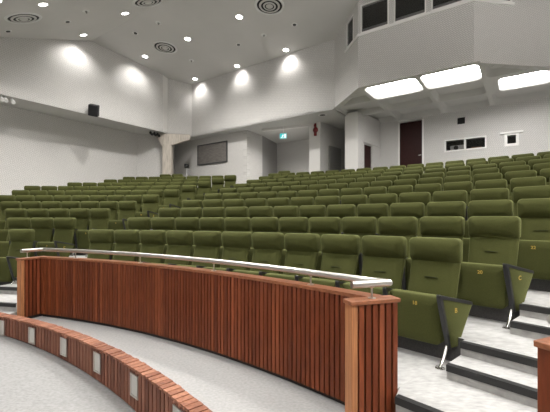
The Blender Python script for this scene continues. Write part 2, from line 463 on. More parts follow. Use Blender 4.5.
# ------------------------------------------------------------------ timber barrier
def slats_along(pts_fn, length, pitch, w, depth, z0, z1):
    """upright slats; pts_fn(s) -> (point, tangent, normal towards the viewer side)"""
    bm = bmesh.new(); n = int(length/pitch)
    for i in range(n):
        s = (i+.5)*length/n
        p, t, nn = pts_fn(s)
        mtx = Matrix(((t.x, nn.x, 0, p.x), (t.y, nn.y, 0, p.y), (0, 0, 1, 0), (0, 0, 0, 1)))
        q0 = z0(p) if callable(z0) else z0
        add_box(bm, -w/2, w/2, 0, depth*random.uniform(.93, 1.05), q0, z1, 0, mtx)
    return bm
TOPZ, BASEZ = .95, .045
def barrier(label, t0, t1, d_left, d_right, left=True, right=True, rl=.36):
    root = thing('timber_barrier', label, 'barrier', (*pol(CB, RB, (t0+t1)/2), 0))
    off = -Vector((*pol(CB, RB, (t0+t1)/2), 0))
    def P(bm): bm.transform(Matrix.Translation(off)); return bm
    def fn(s):
        t = t0+s/RB; p = pol(CB, RB, t); return p, Vector((cos(t), -sin(t))), Vector((-sin(t), -cos(t)))
    n = max(8, int((t1-t0)*60)); te, t1 = t1, (t1-.013 if right else t1)
    link_mesh('backing_panel', P(strip_prism(arc(CB, RB, t0, t1, n), arc(CB, RB+.085, t0, t1, n), BASEZ, TOPZ-.03)), 'backing', root)
    link_mesh('plinth', P(strip_prism(arc(CB, RB+.012, t0, t1, n), arc(CB, RB+.075, t0, t1, n), 0, BASEZ)), 'black', root)
    link_mesh('slat_panel', P(slats_along(fn, (t1-t0)*RB, .053, .0385, .022, BASEZ, TOPZ-.03)), 'slat', root)
    link_mesh('cap_rail', P(strip_prism(arc(CB, RB-.032, t0, t1, n), arc(CB, RB+.10, t0, t1, n), TOPZ-.03, TOPZ)), 'cap', root)
    rail = [];  HZ = 1.062
    def ret(end, dr, inner_sign, rl=rl):
        dr = dr.normalized(); nr = Vector((-dr.y, dr.x))       # left of the outward direction
        far = pol(CB, RB+.10, end); near = far - dr*rl
        mtx = Matrix(((dr.x, nr.x, 0, near.x), (dr.y, nr.y, 0, near.y), (0, 0, 1, 0), (0, 0, 0, 1)))
        y0, y1 = 0, .10
        bm = bmesh.new(); add_box(bm, .05, rl, y0+.018, y1-.018, BASEZ, TOPZ-.03, 0, mtx); link_mesh('return_panel', P(bm), 'backing', root)
        bm = bmesh.new(); add_box(bm, .05, rl-.02, y0+.02, y1-.02, 0, BASEZ, 0, mtx); link_mesh('plinth', P(bm), 'black', root)
        bm = bmesh.new(); m_ = int((rl-.05)/.053)
        for i in range(m_):
            u = .055+(i+.5)*(rl-.06)/m_
            add_box(bm, u-.0205, u+.0205, y0, y0+.018, BASEZ, TOPZ-.03, 0, mtx); add_box(bm, u-.0205, u+.0205, y1-.018, y1, BASEZ, TOPZ-.03, 0, mtx)
        link_mesh('slat_panel', P(bm), 'slat', root)
        bm = bmesh.new(); add_box(bm, 0, .05, y0-.002, y1+.002, 0, TOPZ-.03, 0, mtx); bev(bm, bm.edges[:], .003, 1)
        link_mesh('end_post', P(bm), 'post' if (left and right) else 'slat', root)
        bm = bmesh.new(); add_box(bm, -.012, rl+.005, y0-.014, y1+.014, TOPZ-.03, TOPZ+.0015, 0, mtx); bev(bm, bm.edges[:], .004, 1)
        link_mesh('cap_rail', P(bm), 'cap', root)
        ym = (y0+y1)/2
        return near+dr*.03+nr*ym, far+nr*ym-dr*.05, near+dr*(.2 if inner_sign > 0 else .12)+nr*ym
    pins = []
    if left:
        a, b_, p = ret(t0, d_left, -1, rl+(.05 if right else 0)); pins.append(p); rail += [a, b_]
        s0 = t0+.012
    else: s0 = t0
    if right: s1 = te-.012
    else: s1 = t1
    rail += arc(CB, RB+.04, s0+.006, s1-.006, 40)
    if right:
        a, b_, p = ret(te, d_right, 1, rl+.045); pins.append(p); rail += [b_, a]
    bm = bmesh.new(); tube(bm, [(p.x, p.y, HZ) for p in rail], .027, 14)
    hr = link_mesh('handrail', P(bm), 'steel', root, smooth=True)
    npin = max(1, int((t1-t0)*RB/1.15))
    pins += [pol(CB, RB+.04, t0+(t1-t0)*(i+.5)/npin) for i in range(npin)]
    for q in pins:
        bm = bmesh.new(); tube(bm, [(q.x, q.y, TOPZ), (q.x, q.y, HZ-.02)], .0075, 10)
        lathe(bm, [(0, 0), (.03, 0), (.03, .006), (.0, .008)], 18, 0, (q.x, q.y, TOPZ))
        lathe(bm, [(0, 0), (.016, .004), (.022, .014), (0, .016)], 12, 0, (q.x, q.y, HZ-.034))
        link_mesh('rail_bracket', P(bm), 'steel', hr, smooth=True)
    return root
barrier('long curved reddish slatted timber barrier with light end posts below the centre seats', .331, .841, Vector((.41, .912)), Vector((.955, .295)))
rb_t = ang(CB, (1.645, 1.80))
barrier('short end of dark reddish timber barrier across the steps at the lower right', rb_t, rb_t+.10, Vector((.91, .414)), None, True, False)

# low curb with step lights
root = thing('timber_kerb', 'low curved timber slat kerb with square step lights along the stage edge', 'kerb', (*pol(CC, RC, .69), 0))
off = Matrix.Translation(-Vector((*pol(CC, RC, .69), 0)))
KZ = .28; k0, k1 = .30, 1.02
def kfn(s):
    t = k0+s/RC; p = pol(CC, RC+.018, t); return p, Vector((cos(t), -sin(t))), Vector((-sin(t), -cos(t)))
bm = strip_prism(arc(CC, RC+.018, k0, k1, 50), arc(CC, RC+.10, k0, k1, 50), lambda p: zst(p)-.1, KZ-.022); bm.transform(off)
link_mesh('core', bm, 'black', root)
bm = slats_along(kfn, (k1-k0)*RC, .066, .050, .018, lambda p: zst(p)+.018, KZ-.022); bm.transform(off)
link_mesh('slat_panel', bm, 'curbslat', root)
bm = bmesh.new(); n = int((k1-k0)*RC/.066)
for i in range(n):
    t = k0+(k1-k0)*(i+.5)/n; p = pol(CC, RC, t); tt = Vector((cos(t), -sin(t))); nn = Vector((sin(t), cos(t)))
    mtx = Matrix(((tt.x, nn.x, 0, p.x), (tt.y, nn.y, 0, p.y), (0, 0, 1, 0), (0, 0, 0, 1)))
    add_box(bm, -.028, .028, -.012, .105+random.uniform(-.004, .006), KZ-.022, KZ+random.uniform(-.002, .002), 0, mtx)
bm.transform(off); link_mesh('top_boards', bm, 'curbtop', root)
for t in (.352, .4357, .5135, .5945, .677, .7606, .8445, .93):
    p = pol(CC, RC, t) ; tt = Vector((cos(t), -sin(t))); nn = Vector((-sin(t), -cos(t)))
    mtx = off @ Matrix(((tt.x, nn.x, 0, p.x), (tt.y, nn.y, 0, p.y), (0, 0, 1, .125), (0, 0, 0, 1)))
    bm = bmesh.new(); w, h, fw = .072, .098, .016
    for q in ((-w, w, -h, -h+fw), (-w, w, h-fw, h), (-w, -w+fw, -h+fw, h-fw), (w-fw, w, -h+fw, h-fw)):
        add_box(bm, q[0], q[1], -.03, .008, q[2], q[3], 0, mtx)
    fr = link_mesh('step_light', bm, 'steel', root)
    bm = bmesh.new(); add_box(bm, -w+fw, w-fw, -.03, .003, -h+fw, h-fw, 0, mtx); link_mesh('lens', bm, 'steplens', fr)

# ------------------------------------------------------------------ room shell
def wall(name, P0, P1, z0, z1, th=.15, holes=(), mat='wall', side=1):
    """wall standing on the line P0->P1 (heights from the eye); the body goes to the left of it (side=1)"""
    P0, P1 = Vector(P0), Vector(P1); L = (P1-P0).length
    us = sorted({0, L, *[h[0] for h in holes], *[h[1] for h in holes]}); zs = sorted({z0, z1, *[h[2] for h in holes], *[h[3] for h in holes]})
    bm = bmesh.new(); vv = {}
    def V(u, z):
        if (u, z) not in vv: vv[(u, z)] = bm.verts.new((u, 0, z))
        return vv[(u, z)]
    fs = []
    for a, b_ in zip(us, us[1:]):
        for c, d in zip(zs, zs[1:]):
            um, zm = (a+b_)/2, (c+d)/2
            if any(h[0] < um < h[1] and h[2] < zm < h[3] for h in holes): continue
            fs.append(bm.faces.new((V(a, c), V(b_, c), V(b_, d), V(a, d))))
    r = bmesh.ops.extrude_face_region(bm, geom=fs)
    for v in r['geom']:
        if isinstance(v, bmesh.types.BMVert): v.co.y += th*side
    d = P1-P0
    o = struct(link_mesh(name, bm, mat, None, (P0.x, P0.y, ZE), atan2(d.y, d.x)))
    return o
def on_wall(P0, P1, x, y):
    P0, P1 = Vector(P0), Vector(P1); d = (P1-P0).normalized(); n = Vector((-d.y, d.x))
    r = ray(x, y); t = n.dot(P0)/n.dot(r.xy); return (r.xy*t-P0).dot(d), t*r.z
SZ = 3.88
def zc(p):
    a = Vector((p[0], p[1])).dot(A)
    return 6.66-.0668*(a-6.95) if a > 6.95 else max(6.66-.363*(6.95-a), 4.45)

dL = Vector((.588, .809)); nL = Vector((-.809, .588))
FLc = Vector((-5.0, 15.88)); FL0 = FLc - dL*14.2
LLc = Vector((-6.28, 16.2)); LL0 = LLc - dL*14
UB0, UB1 = Vector((-3.93, 16.84)), Vector((2.12, 12.56))
BM0, BM1 = Vector((2.46, 10.54)), Vector((4.92, 8.80))
D2e = Vector((10.5, 9.78))
UT = 6.75
wall('wall_left', FL0, FLc, SZ, UT)
wall('wall_left_return', FLc, (-4.90, 16.25), SZ, UT, .15, (), 'smooth')
wall('wall_back_corner', (-4.90, 16.25), UB0, SZ, UT)
wall('wall_back', UB0, UB1, SZ, UT)
# control booth: openings read off its own faces
def hole(P0, P1, x0, x1, yb, z1, xb): 
    u0 = on_wall(P0, P1, x0, 20)[0]; u1 = on_wall(P0, P1, x1, 20)[0]; zb = on_wall(P0, P1, xb, yb)[1]
    return (u0, u1, zb, z1)
h1 = hole(UB1, BM0, 346.5, 353.5, 42.5, 6.28, 350)
hm = [hole(BM0, BM1, 360.7, 388.7, 33, 6.30, 361), hole(BM0, BM1, 394, 426, 23.5, 6.30, 394), hole(BM0, BM1, 431.4, 469, 11.5, 6.30, 431.4)]
h2 = hole(BM1, D2e, 478, 512, 2.6, 6.30, 490)
for h in (h1, h2, *hm): assert h[3] > h[2] and h[1] > h[0], h
zb = min(h[2] for h in hm); zb = sum(h[2] for h in hm)/3
hm = [(h[0], h[1], zb, h[3]) for h in hm]; h1 = (h1[0], h1[1], zb, h1[3]); h2 = (h2[0], h2[1], zb, h2[3])
wall('wall_booth_side', UB1, BM0, SZ, UT, .15, [h1]); wall('wall_booth_front', BM0, BM1, SZ, UT, .15, hm); wall('wall_booth_right', BM1, D2e, SZ, UT, .15, [h2])
def pane(P0, P1, h, n, fw=.03):
    P0, P1 = Vector(P0), Vector(P1); d = (P1-P0).normalized(); a = atan2(d.y, d.x)
    bm = bmesh.new(); u0, u1, z0, z1 = h
    for q in ((u0, u1, z0, z0+fw), (u0, u1, z1-fw, z1), (u0, u0+fw, z0+fw, z1-fw), (u1-fw, u1, z0+fw, z1-fw)):
        add_box(bm, q[0], q[1], -.012, .06, q[2], q[3])
    w = struct(link_mesh(f'window_{n}', bm, 'frame', None, (P0.x, P0.y, ZE), a))
    bm = bmesh.new(); add_box(bm, u0+fw, u1-fw, .024, .032, z0+fw, z1-fw); g = link_mesh('pane', bm, 'glass', w)
    return w
pane(UB1, BM0, h1, 1)
for i, h in enumerate(hm): pane(BM0, BM1, h, 2+i)
pane(BM1, D2e, h2, 5)
# sill board under the booth glass
def sill(P0, P1, u0, u1, z, name):
    P0, P1 = Vector(P0), Vector(P1); d = (P1-P0).normalized(); bm = bmesh.new(); add_box(bm, u0, u1, -.03, 0, z-.07, z-.005)
    return struct(link_mesh(name, bm, 'frame', None, (P0.x, P0.y, ZE), atan2(d.y, d.x)))
sill(BM0, BM1, -.02, (BM1-BM0).length, zb, 'trim_1'); sill(UB1, BM0, h1[0]-.1, (BM0-UB1).length, zb, 'trim_2'); sill(BM1, D2e, 0, h2[1]+.05, zb, 'trim_3')
# dark room behind the booth glass
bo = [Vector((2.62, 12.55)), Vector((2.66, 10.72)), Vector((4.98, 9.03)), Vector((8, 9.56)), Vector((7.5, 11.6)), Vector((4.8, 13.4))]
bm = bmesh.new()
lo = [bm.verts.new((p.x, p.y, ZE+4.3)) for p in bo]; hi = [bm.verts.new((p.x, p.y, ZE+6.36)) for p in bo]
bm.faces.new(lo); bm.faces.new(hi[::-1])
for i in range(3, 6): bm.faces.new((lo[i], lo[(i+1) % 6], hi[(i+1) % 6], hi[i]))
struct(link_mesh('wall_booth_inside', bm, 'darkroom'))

# lower walls under the gallery
LBk0, LBk1 = Vector((-5.15, 18.26)), Vector((-1.22, 15.5))
BR0, BR1 = Vector((4.25, 14.4)), Vector((10.5, 10.02))
Z0 = -1.2
wall('wall_left_lower', LL0, LLc, -1.8, SZ+.1)
wall('wall_left_lower_corner', LLc, (-5.0, 16.42), -1, SZ+.1)
wall('wall_left_lower_return', (-5.0, 16.42), LBk0, -1, SZ+.1)
wall('wall_back_lower', LBk0, LBk1, -1, SZ+.1, .2)
pier_e = LBk1 + Vector((.63, 1.05))
wall('wall_pier_side', LBk1, pier_e, -1, SZ+.1, .2)
wall('wall_lobby_left', pier_e, (.1, 18.3), -1, SZ+.1, .1, (), 'greydoor')
wall('wall_lobby_back', (.1, 18.3), (3.35, 16.0), -1, SZ+.1, .15)
# pillar with the alarm, and the wall running back from it
PA0, PA1 = Vector((1.47, 14.42)), Vector((1.80, 14.19)); PAe = PA1 + Vector((.66, .76))*2.1
wall('wall_pillar_front', PA0, PA1, -1, SZ+.1, .12, (), 'smooth')
wall('wall_pillar_inside', PA0+A*.9, PA0, -1, SZ+.1, .1, (), 'smooth', side=-1)
da0 = on_wall(PA1, PAe, 328.5, 150)[0]; da1 = on_wall(PA1, PAe, 337.5, 150)[0]
wall('wall_pillar_side', PA1, PAe, -1, SZ+.1, .12)
w = bmesh.new(); add_box(w, 0, .9, -.06, 0, .95, 3.02); add_box(w, .82, .86, -.085, -.06, 1.9, 1.95)
dd = (PAe-PA1).normalized(); Pd = PA1+dd*da0
struct(link_mesh('door_1', w, 'greydoor', None, (Pd.x, Pd.y, ZE), atan2(dd.y, dd.x)))
# second pillar and the wall with the small dark door
PB0, PB1 = Vector((2.72, 13.38)), Vector((3.05, 13.10)); 
wall('wall_pillar_front', PB0, PB1, -1, SZ+.1, .12, (), 'smooth')
wall('wall_pillar_inside', PB0+A*1.2, PB0, -1, SZ+.1, .1, (), 'smooth', side=-1)
u0 = on_wall(PB1, BR0, 364.3, 150)[0]; u1 = on_wall(PB1, BR0, 372.2, 150)[0]; zt = on_wall(PB1, BR0, 366, 144.5)[1]
wall('wall_door_side', PB1, BR0, -1, SZ+.1, .12, [(u0, u1, -1, zt)])
dd = (BR0-PB1).normalized(); bm = bmesh.new(); add_box(bm, u0, u1, .06, .10, -1, zt); add_box(bm, u0+.04, u0+.12, .03, .06, 2.0, 2.03)
struct(link_mesh('door_2', bm, 'door', None, (PB1.x, PB1.y, ZE), atan2(dd.y, dd.x)))
bm = bmesh.new(); add_box(bm, u1+.02, (BR0-PB1).length, -.10, 0, zt-.22, zt-.02) if False else add_box(bm, u0-.12, (BR0-PB1).length-.02, -.05, 0, zt+.05, zt+.06)
struct(link_mesh('trim_4', bm, 'smooth', None, (PB1.x, PB1.y, ZE), atan2(dd.y, dd.x)))
# right back wall with door and projection windows
ow = lambda x, y: on_wall(BR0, BR1, x, y)
dw = (ow(398.8, 140)[0], ow(423, 140)[0], -1, SZ-.1)
def wh(x0, x1, yt, yb):
    xm = (x0+x1)/2; return (ow(x0, 140)[0], ow(x1, 140)[0], ow(xm, yb)[1], ow(xm, yt)[1])
w_vent = wh(457, 465, 117, 124)
w_a, w_b = wh(446, 464, 140.3, 150), wh(466, 485, 138, 148)
zA, zB = (w_a[2]+w_b[2])/2, (w_a[3]+w_b[3])/2
w_a = (w_a[0], w_a[1], zA, zB); w_b = (w_b[0], w_b[1], zA, zB)
w_c = wh(507.3, 516, 135.2, 143.5)
wall('wall_right_back', BR0, BR1, -1, SZ+.1, .2, [dw, w_vent, w_a, w_b, w_c])
RW = atan2(BR1.y-BR0.y, BR1.x-BR0.x)
def rw(name, bm, mat, parent=None): return link_mesh(name, bm, mat, parent, (BR0.x, BR0.y, ZE), RW) if parent is None else link_mesh(name, bm, mat, parent)
bm = bmesh.new(); add_box(bm, dw[0]+.03, dw[1]-.03, .03, .08, dw[2], dw[3]-.03); d3 = struct(rw('door_3', bm, 'door'))
bm = bmesh.new(); u = dw[1]-.16; add_box(bm, u, u+.11, -.015, .0, 2.42, 2.445); add_box(bm, u+.07, u+.1, 0, .03, 2.42, 2.445); rw('door_handle', bm, 'chrome', d3)
bm = bmesh.new()
for q in ((dw[0]-.03, dw[0]+.03, dw[2], dw[3]), (dw[1]-.03, dw[1]+.03, dw[2], dw[3])): add_box(bm, q[0], q[1], -.015, .1, q[2], q[3])
struct(rw('trim_5', bm, 'frame'))
bm = bmesh.new(); add_box(bm, dw[0], dw[1], .18, .2, dw[2], dw[3]); struct(rw('wall_behind_door', bm, 'darkroom'))
def rwindow(n, h, fw=.045, head=False):
    bm = bmesh.new(); a, b_, c, d = h
    for q in ((a-fw, b_+fw, c-fw, c), (a-fw, b_+fw, d, d+fw), (a-fw, a, c, d), (b_, b_+fw, c, d)): add_box(bm, q[0], q[1], -.03, .08, q[2], q[3])
    if head: add_box(bm, a-.2, b_+.2, -.07, .0, d+.06, d+.12)
    w = struct(rw(f'window_{n}', bm, 'frame'))
    bm = bmesh.new(); add_box(bm, a, b_, .05, .056, c, d); rw('pane', bm, 'glass', w)
rwindow(6, w_a); rwindow(7, w_b); rwindow(8, w_c, .08, True)
bm = bmesh.new(); a, b_, c, d = w_vent
add_box(bm, a, b_, .10, .12, c, d); struct(rw('window_9', bm, 'darkroom'))
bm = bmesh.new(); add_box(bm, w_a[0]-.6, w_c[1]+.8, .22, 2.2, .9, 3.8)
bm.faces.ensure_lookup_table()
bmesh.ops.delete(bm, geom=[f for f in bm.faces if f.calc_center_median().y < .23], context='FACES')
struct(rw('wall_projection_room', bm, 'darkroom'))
# projector and box seen through the projection windows
def at_rw(u, y): 
    d = (BR1-BR0).normalized(); n = Vector((-d.y, d.x)); return BR0 + d*u + n*y
um = (w_a[0]+w_a[1])/2
q = at_rw(um, .43); pr = thing('projector', 'white projector with round black lens behind the left projection window', 'projector', (q.x, q.y, ZE+zA-.02), RW)
bm = rbox(-.20, .26, -.16, .2, .02, .24, .03, 3); link_mesh('casing', bm, 'plastic', pr, smooth=True)
bm = bmesh.new(); lathe(bm, [(0, 0), (.075, 0), (.075, .06), (.06, .06), (.055, .02), (0, .03)], 20); bm.transform(Matrix.Translation((0, -.155, .14)) @ Matrix.Rotation(pi/2, 4, 'X')); link_mesh('lens', bm, 'black', pr, smooth=True)
bm = bmesh.new()
for sx in (-.16, .2):
    for sy in (-.1, .14): add_box(bm, sx, sx+.03, sy, sy+.03, -.06, .03)
link_mesh('feet', bm, 'black', pr)
um = (w_b[0]+w_b[1])/2
q = at_rw(um, .40); bx_ = thing('carton', 'tan carton lying behind the right projection window', 'box', (q.x, q.y, ZE+zA-.08), RW)
link_mesh('carton_body', rbox(-.16, .16, -.12, .12, 0, .17, .004, 1), 'tan', bx_); bm = bmesh.new(); add_box(bm, -.162, .162, -.06, -.0, .169, .173); link_mesh('tape', bm, 'plastic', bx_)
bm = bmesh.new(); add_box(bm, w_a[0]-.5, w_c[1]+.7, .23, .8, zA-.13, zA-.08); tag(rw('counter', bm, 'darkgrey'), 'dark counter behind the projection windows under the projector', 'counter')

# closing walls out of the frame
wall('wall_stage_left', (-14.5, -7), LL0+Vector((0, .2)), -2.8, UT, .15, (), 'smooth')
wall('wall_stage', (10.5, -7), (-14.5, -7), -2.8, UT, .15, (), 'smooth')
wall('wall_right', (10.5, 10.1), (10.5, -7), -2.8, UT, .15, (), 'smooth')

# ceiling: rising from the stage to a ridge, then gently falling to the back
bm = bmesh.new()
def bap(b_, a): return B*b_ + A*a
rows = []
for a in (-16, .862, 6.95, 15.5):
    z = 4.45 if a <= 1.0 else (6.66 if a == 6.95 else 6.66-.0668*(a-6.95))
    rows.append([(*bap(b_, a), ZE+z) for b_ in (-19, 16)])
lo = [[bm.verts.new(p) for p in r] for r in rows]; hi = [[bm.verts.new((p[0], p[1], p[2]+.12)) for p in r] for r in rows]
for i in range(3):
    bm.faces.new((lo[i][0], lo[i][1], lo[i+1][1], lo[i+1][0])); bm.faces.new((hi[i][0], hi[i+1][0], hi[i+1][1], hi[i][1]))
    for s in (0, 1): bm.faces.new((lo[i][s], lo[i+1][s], hi[i+1][s], hi[i][s]))
for i in (0, 3): bm.faces.new((lo[i][0], lo[i][1], hi[i][1], hi[i][0]))
struct(link_mesh('ceiling', bm, 'ceiling'))

# soffit under the gallery
sp_ = [FL0, FLc, Vector((-4.90, 16.25)), UB0, UB1, Vector((bap(-5.47, 11.43))), bap(-5.47, 12.83), bap(-5.55, 17.2), Vector((-.5, 19.2)), Vector((-5, 20)), Vector((-7.5, 17.2)), LL0+Vector((-.3, .3))]
bm = bmesh.new(); lo = [bm.verts.new((p.x, p.y, ZE+SZ)) for p in sp_]; hi = [bm.verts.new((p.x, p.y, ZE+SZ+.08)) for p in sp_]
bm.faces.new(lo); bm.faces.new(hi[::-1])
for i in range(len(lo)): bm.faces.new((lo[i], lo[(i+1) % len(lo)], hi[(i+1) % len(lo)], hi[i]))
struct(link_mesh('ceiling_soffit', bm, 'soffit'))
# coffers
def rounded(poly, inset, r, n=5):
    """inset convex polygon with rounded corners"""
    m_ = len(poly); c = sum(poly, Vector((0, 0)))/m_; lines = []
    area = sum(poly[i].x*poly[(i+1) % m_].y-poly[(i+1) % m_].x*poly[i].y for i in range(m_))
    if area < 0: poly = poly[::-1]
    for i in range(m_):
        p, q = poly[i], poly[(i+1) % m_]; d = (q-p).normalized(); nn = Vector((-d.y, d.x)); lines.append((p+nn*inset, d))
    cor = []
    for i in range(m_):
        (p, d), (q, e) = lines[i-1], lines[i]
        t = ((q-p).x*e.y-(q-p).y*e.x)/(d.x*e.y-d.y*e.x); cor.append(p+d*t)
    out = []
    for i in range(m_):
        v = cor[i]; a = (cor[i-1]-v).normalized(); b_ = (cor[(i+1) % m_]-v).normalized()
        half = math.acos(max(-1, min(1, a.dot(b_))))/2; tl = r/math.tan(half)
        s, e = v+a*tl, v+b_*tl
        for j in range(n+1):
            u = j/n; out.append((s*(1-u)+v*u)*(1-u)+(v*(1-u)+e*u)*u)
    return out
def coffer(cell, lit, depth=.20, op=None):
    if lit: depth = .10
    cell = [Vector(p) for p in cell]; area = sum(cell[i].x*cell[(i+1) % len(cell)].y-cell[(i+1) % len(cell)].x*cell[i].y for i in range(len(cell)))
    if area < 0: cell = cell[::-1]
    r0 = rounded(cell, .055, .20); r1 = rounded(cell, .12, .18)
    if op:
        rc = [bap(op[0], op[2]), bap(op[1], op[2]), bap(op[1], op[3]), bap(op[0], op[3])]; r0 = rounded(rc, 0, .2); r1 = rounded(rc, .03, .19)
    bm = bmesh.new(); z = ZE+SZ
    oc = [bm.verts.new((p.x, p.y, z)) for p in cell]; a = [bm.verts.new((p.x, p.y, z)) for p in r0]
    e = [bm.edges.new((oc[i], oc[(i+1) % len(oc)])) for i in range(len(oc))] + [bm.edges.new((a[i], a[(i+1) % len(a)])) for i in range(len(a))]
    bmesh.ops.triangle_fill(bm, use_beauty=True, edges=e)
    for f in [f for f in bm.faces if all(v in a for v in f.verts)]: bm.faces.remove(f)
    b_ = [bm.verts.new((p.x, p.y, z+depth)) for p in r1]
    for i in range(len(a)):
        f = bm.faces.new((a[i], a[(i+1) % len(a)], b_[(i+1) % len(a)], b_[i])); f.smooth = True
    if not lit: bm.faces.new(b_)
    o = struct(link_mesh('ceiling_coffer', bm, 'soffit'))
    if lit:
        bm = bmesh.new(); lo = [bm.verts.new((p.x, p.y, z+depth)) for p in r1]; hi = [bm.verts.new((p.x, p.y, z+depth+.05)) for p in r1]
        bm.faces.new(lo); bm.faces.new(hi[::-1])
        for i in range(len(lo)): bm.faces.new((lo[i], lo[(i+1) % len(lo)], hi[(i+1) % len(lo)], hi[i]))
        l = link_mesh('coffer_light', bm, 'coffer'); tag(l, lit, 'ceiling light', 'lit coffers under the booth')
    return o
bs = [-5.55, -4.03, -2.42, -.90, .68, 2.05, 3.6]
OPEN = {(1, 0): (-3.95, -2.47, 10.20, 11.40), (2, 0): (-2.37, -.95, 10.20, 11.40), (3, 1): (-.62, .62, 11.64, 12.80)}; as_ = [10.03, 11.43, 12.83, 14.26]
def cell(i, j): return [bap(bs[i], as_[j]), bap(bs[i+1], as_[j]), bap(bs[i+1], as_[j+1]), bap(bs[i], as_[j+1])]
LIT = {(1, 0): 'glowing rounded ceiling panel leftmost under the booth front', (2, 0): 'glowing rounded ceiling panel beside the booth corner', (3, 1): 'glowing rounded ceiling panel at the far right beyond the triangular coffer'}
for j in range(3):
    for i in range(6):
        if j == 0 and i not in (0, 1, 2, 3): continue
        if j == 1 and i > 4: continue
        if j == 2 and i == 0:
            cl = [bap(bs[0], as_[2]), bap(bs[1], as_[2]), bap(bs[1], as_[3]), bap(bs[0], as_[3])]
        elif j == 0 and i == 0: cl = [bap(-4.03, 10.03), bap(-4.03, 11.43), bap(-5.5, 11.43)]
        elif j == 0 and i == 3: cl = [bap(-.90, 10.16), bap(.48, 11.43), bap(-.90, 11.43)]
        elif j == 1 and i == 4: cl = [bap(.68, 11.43), bap(2.05, 12.83), bap(.68, 12.83)]
        elif j == 2 and i == 5: continue
        else: cl = cell(i, j)
        coffer(cl, LIT.get((i, j)), op=OPEN.get((i, j)))
# roof over the coffers so nothing shines through
bm = bmesh.new(); pl = [bap(-5.9, 9.9), bap(3.8, 9.9), bap(3.8, 16), bap(-5.9, 16)]
# header beam across the lobby opening
d = (PA0-LBk1); bm.free(); bm = bmesh.new(); add_box(bm, .7, d.length, 0, .18, SZ-.10, SZ); struct(link_mesh('beam_lobby', bm, 'smooth', None, (LBk1.x, LBk1.y, ZE), atan2(d.y, d.x)))

# forked concrete column in the back left corner
cl = thing('concrete_column', 'board marked concrete column with forked bracket head in the back left corner', 'column', (-4.87, 16.15, zfl(11)), 0)
zb_ = zfl(11); 
H = ZE+SZ-zb_
bm = bmesh.new(); add_box(bm, -.21, .20, -.10, .20, 0, H-.5); bev(bm, bm.edges[:], .01, 1); link_mesh('shaft', bm, 'concrete', cl)
def slab_xz(pts, y0, y1, mtx):
    bm = bmesh.new(); a = [bm.verts.new((x, y0, z)) for x, z in pts]; c = [bm.verts.new((x, y1, z)) for x, z in pts]
    bm.faces.new(a); bm.faces.new(c[::-1])
    for i in range(len(a)): bm.faces.new((a[i], c[i], c[(i+1) % len(a)], a[(i+1) % len(a)]))
    bm.transform(mtx); return bm
link_mesh('bracket', slab_xz([(-.20, H-.52), (.20, H-.52), (.30, H-.48), (1.0, H-.24), (1.0, H-.02), (-.10, H-.02)], -.08, .14, Matrix.Rotation(.18, 4, 'Z')), 'concrete', cl)
link_mesh('bracket', slab_xz([(.18, H-.66), (-.19, H-.66), (-.50, H-.14), (-.50, H-.02), (.05, H-.02)], -.09, .06, Matrix.Rotation(.05, 4, 'Z')), 'concrete', cl)

# louvred timber panel on the back wall
dB = (LBk1-LBk0).normalized(); u0 = on_wall(LBk0, LBk1, 198, 155)[0]; u1 = on_wall(LBk0, LBk1, 227.6, 155)[0]
P = LBk0+dB*u0; lv = thing('louvre_panel', 'dark grey louvred panel on the white back wall beside the column', 'panel', (P.x, P.y, ZE+2.59), atan2(dB.y, dB.x))
Lw, Lh = u1-u0, .97; bm = bmesh.new()
for q in ((0, Lw, 0, .05), (0, Lw, Lh-.05, Lh), (0, .05, .05, Lh-.05), (Lw-.05, Lw, .05, Lh-.05)): add_box(bm, q[0], q[1], -.05, 0, q[2], q[3])
link_mesh('frame', bm, 'darkgrey', lv)
bm = bmesh.new()
for i in range(16):
    z = .055+(Lh-.11)*i/16; add_box(bm, .05, Lw-.05, -.03, -.022, z, z+.062, 0, Matrix.Translation((0, 0, 0)))
add_box(bm, .05, Lw-.05, -.02, -.002, .05, Lh-.05)
link_mesh('slats', bm, 'louvre', lv)

# exit sign
r = ray(283.2, 136); a = 12.35; t = a/(A.dot(r.xy)); P = r*t
ex = thing('exit_sign', 'lit blue green exit sign hanging under the gallery soffit', 'sign', (P.x, P.y, ZE+P.z), -.15)
link_mesh('housing', rbox(-.145, .145, 0, .05, -.11, .11, .005, 1), 'plastic', ex)
bm = bmesh.new(); add_box(bm, -.138, .138, -.004, 0, -.103, .103); link_mesh('lit_face', bm, 'exit', ex)
bm = bmesh.new()            # running figure, arrow and doorway
add_box(bm, .045, .115, -.007, -.004, -.08, .08)
lathe(bm, [(0, -.0015), (.017, -.0015), (.017, .0015), (0, .0015)], 12); 
for v in bm.verts[8:]: v.co = Vector((v.co.x-.005, -.0055+v.co.z, .062+v.co.y))
def limb(x0, z0, x1, z1, w=.011):
    d = Vector((x1-x0, z1-z0)); L = d.length; add_box(bm, 0, L, -.007, -.004, -w, w, 0, Matrix.Translation((x0, 0, z0)) @ Matrix.Rotation(-atan2(d.y, d.x), 4, 'Y'))
limb(-.012, .035, -.03, -.02, .015); limb(-.03, -.02, .0, -.045); limb(0, -.045, -.01, -.085); limb(-.03, -.02, -.055, -.06); limb(-.055, -.06, -.10, -.06); limb(-.015, .03, .025, .01, .008); limb(-.015, .03, -.055, .015, .008)
link_mesh('running_figure', bm, 'exitw', ex)
bm = bmesh.new(); tube(bm, [(0, .025, .11), (0, .025, SZ-P.z)], .01, 8); link_mesh('hanger', bm, 'plastic', ex)

